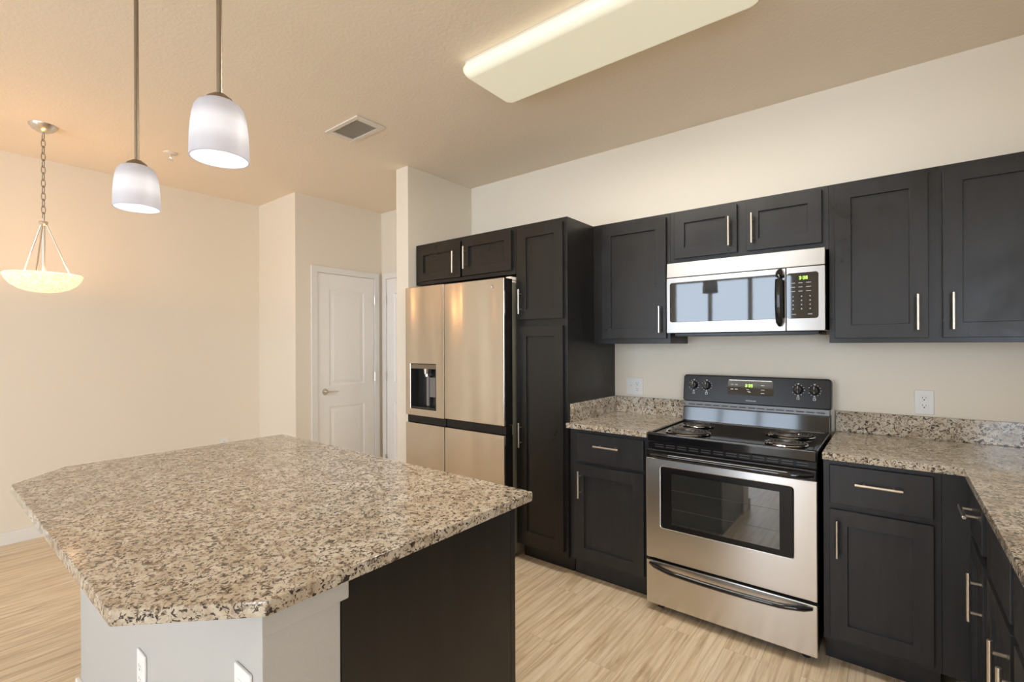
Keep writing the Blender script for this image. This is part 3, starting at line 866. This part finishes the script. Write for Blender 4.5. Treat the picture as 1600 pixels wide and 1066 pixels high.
# ------------------------------------------------------------------ lights
def pendant(label, x, y):
    zb = 1.865; H = .150; R = .0685
    r = thing('pendant_lamp', label, 'lamp', (x, y, ZC), 0, None)
    def P(z): return z - ZC
    MB().lathe([(0, 0), (.062, 0), (.062, -.010), (.050, -.022), (.012, -.028), (0, -.028)], (0, 0, 0), 32).build('canopy', 'bronze_nickel', r)
    MB().cyl((0, 0, -.026), (0, 0, P(zb + H + .018)), .0068, 16).build('rod', 'bronze_nickel', r)
    MB().lathe([(.008, P(zb + H + .022)), (.014, P(zb + H + .020)), (.030, P(zb + H + .008)), (.034, P(zb + H - .002)), (.034, P(zb + H - .008)), (0, P(zb + H - .008))], seg=28).build('socket_cap', 'bronze_nickel', r)
    prof = [(.030, 1.0), (.040, .985), (.050, .94), (.0575, .86), (.0625, .72), (.0655, .55), (.0675, .36), (.0685, .15), (.0690, 0.0)]
    out = [(q, P(zb + H * h)) for q, h in prof]
    inn = [(q - .0035, P(zb + H * h - (.003 if h > .5 else 0))) for q, h in reversed(prof)]
    MB().lathe(out + inn, seg=48).build('shade', 'opal_glass', r)
    b = MB().lathe([(0, P(zb + .028)), (.014, P(zb + .032)), (.022, P(zb + .048)), (.023, P(zb + .060)), (.016, P(zb + .082)), (.012, P(zb + .10)), (.012, P(zb + H - .01)), (0, P(zb + H - .01))], seg=24).build('bulb', 'bulb_white', r)
    ld = bpy.data.lights.new('pendant_glow', 'POINT'); ld.energy = 3.5; ld.color = (1.0, .95, .92); ld.shadow_soft_size = .028
    lo = bpy.data.objects.new('pendant_glow', ld); COL.objects.link(lo); lo.parent = r; lo.location = (0, 0, P(zb + .058))
    b.visible_shadow = True
    return r
p1 = pendant('white glass pendant lamp nearer the kitchen, larger and higher in view', -1.38, -2.555)
p2 = copy_thing(p1); p2.location = (-2.10, -2.555, ZC)
p2['label'] = 'white glass pendant lamp nearer the dining wall, smaller and lower in view'
for o in (p1, p2): o['group'] = 'pendant lamps over the island'

def bowl_lamp():
    x, y = -4.09, -2.534
    r = thing('bowl_chandelier', 'seeded glass bowl lamp hanging on a chain in the dining area', 'lamp', (x, y, ZC))
    P = lambda z: z - ZC
    m = MB().lathe([(0, 0), (.068, 0), (.066, -.010), (.050, -.030), (.026, -.044), (.010, -.050), (0, -.050)], seg=32)
    m.build('canopy', 'nickel', r)
    ztop, zhub = ZC - .050, 2.135
    n = 13; L = (ztop - zhub - .02) / n
    m = MB()
    for k in range(n):
        zc_ = ztop - L * (k + .5); a = (k % 2) * PI / 2 + .35
        pts = []
        for j in range(16):
            t = 2 * PI * j / 16
            u = .010 * math.cos(t); v = (L * .5 + .006) * math.sin(t)
            pts.append((u * math.cos(a), u * math.sin(a), P(zc_ + v)))
        m.tube(pts, .0024, 6, closed=True)
    m.build('chain', 'bronze_nickel', r)
    m = MB().lathe([(0, P(zhub + .03)), (.006, P(zhub + .03)), (.006, P(zhub + .012)), (.020, P(zhub + .010)), (.022, P(zhub)), (.018, P(zhub - .008)), (.008, P(zhub - .016)), (0, P(zhub - .016))], seg=24)
    m.build('hub', 'nickel', r)
    Rb, zr = .183, 1.815
    for k in range(3):
        a = math.radians(38.35) + PI + k * 2 * PI / 3
        q = Rb * .72
        MB().cyl((.013 * math.cos(a), .013 * math.sin(a), P(zhub - .004)), (q * math.cos(a), q * math.sin(a), P(zr - .002)), .0042, 10).build('rod', 'nickel', r)
    MB().cyl((0, 0, P(zhub - .01)), (0, 0, P(zr - .055)), .008, 12).build('stem', 'nickel', r)
    prof = [(Rb, zr), (Rb * .985, zr - .010), (Rb * .93, zr - .034), (Rb * .82, zr - .060), (Rb * .64, zr - .084), (Rb * .42, zr - .099), (Rb * .2, zr - .106), (0, zr - .108)]
    out = [(q, P(z)) for q, z in prof]
    inn = [(max(0, q - .005), P(z + .005)) for q, z in reversed(prof)]
    MB().lathe(out + inn, seg=56).build('bowl', 'seeded_glass', r)
    for k in range(2):
        a = math.radians(38.35) + k * PI
        bx_, by_ = .095 * math.cos(a), .095 * math.sin(a)
        b = MB().lathe([(0, -.024), (.016, -.018), (.023, 0), (.016, .018), (0, .024)], (bx_, by_, P(zr - .036)), 18).build('bulb', 'bulb_warm', r)
        ld = bpy.data.lights.new('bowl_glow', 'POINT'); ld.energy = 3.0; ld.color = (1.0, .50, .19); ld.shadow_soft_size = .03
        lo = bpy.data.objects.new('bowl_glow', ld); COL.objects.link(lo); lo.parent = r; lo.location = (bx_, by_, P(zr + .012))
    return r
bowl_lamp()
cl = thing('ceiling_light', 'long fluorescent ceiling light with a cream acrylic lens', 'lamp', (-1.0, -1.23, ZC))
MB().box(-.60, .60, -.17, .17, -.022, 0, .003).build('housing', 'vent_white', cl)
t = bmesh.new()
m = MB(); m.box(-.62, .62, -.19, .19, -.082, -.004, .045, 6)
m.build('lens', 'acrylic_lens', cl, angle=60)
ld = bpy.data.lights.new('kitchen_fill', 'AREA'); ld.shape = 'RECTANGLE'; ld.size = 1.15; ld.size_y = .28; ld.energy = 21; ld.color = (1.0, .95, .86)  # added fill light under a fixture thought unlit, to brighten the kitchen
lo = bpy.data.objects.new('kitchen_fill', ld); COL.objects.link(lo); lo.parent = cl; lo.location = (0, 0, -.084)

cv = thing('ceiling_vent', 'rectangular white louvred air vent in the ceiling', 'vent', (-2.645, -1.308, ZC))
hx, hy = .175, .102
m = MB().box(-hx, hx, -hy, -hy + .028, -.010, -.0005, .003).box(-hx, hx, hy - .028, hy, -.010, -.0005, .003)
m.box(-hx, -hx + .045, -hy + .028, hy - .028, -.010, -.0005, .003).box(hx - .045, hx, -hy + .028, hy - .028, -.010, -.0005, .003)
m.build('frame', 'vent_white', cv)
MB().box(-hx + .045, hx - .045, -hy + .028, hy - .028, -.0022, -.0005).build('backing', 'vent_dark', cv, smooth=False)
m = MB()
for k in range(13):
    x = -hx + .055 + k * (2 * hx - .11) / 12
    m.box(-.0075, .0075, -hy + .028, hy - .028, -.0006, .0006, mat=Matrix.Translation((x, 0, -.0065)) @ Matrix.Rotation(.45, 4, 'Y'))
m.build('louvres', 'vent_white', cv, smooth=False)

sp = thing('sprinkler', 'small fire sprinkler head in the ceiling', 'sprinkler', (-3.98, -1.90, ZC))
MB().lathe([(0, 0), (.042, 0), (.040, -.006), (.018, -.010), (0, -.010)], seg=28).build('escutcheon', 'vent_white', sp)
m = MB().cyl((0, 0, -.009), (0, 0, -.024), .010, 12).tube([(-.010, 0, -.020), (-.015, 0, -.034), (-.004, 0, -.050)], .0025, 6).tube([(.010, 0, -.020), (.015, 0, -.034), (.004, 0, -.050)], .0025, 6)
m.build('sprinkler_head', 'chrome', sp)
MB().cyl((0, 0, -.049), (0, 0, -.0515), .018, 16).build('deflector', 'chrome', sp)
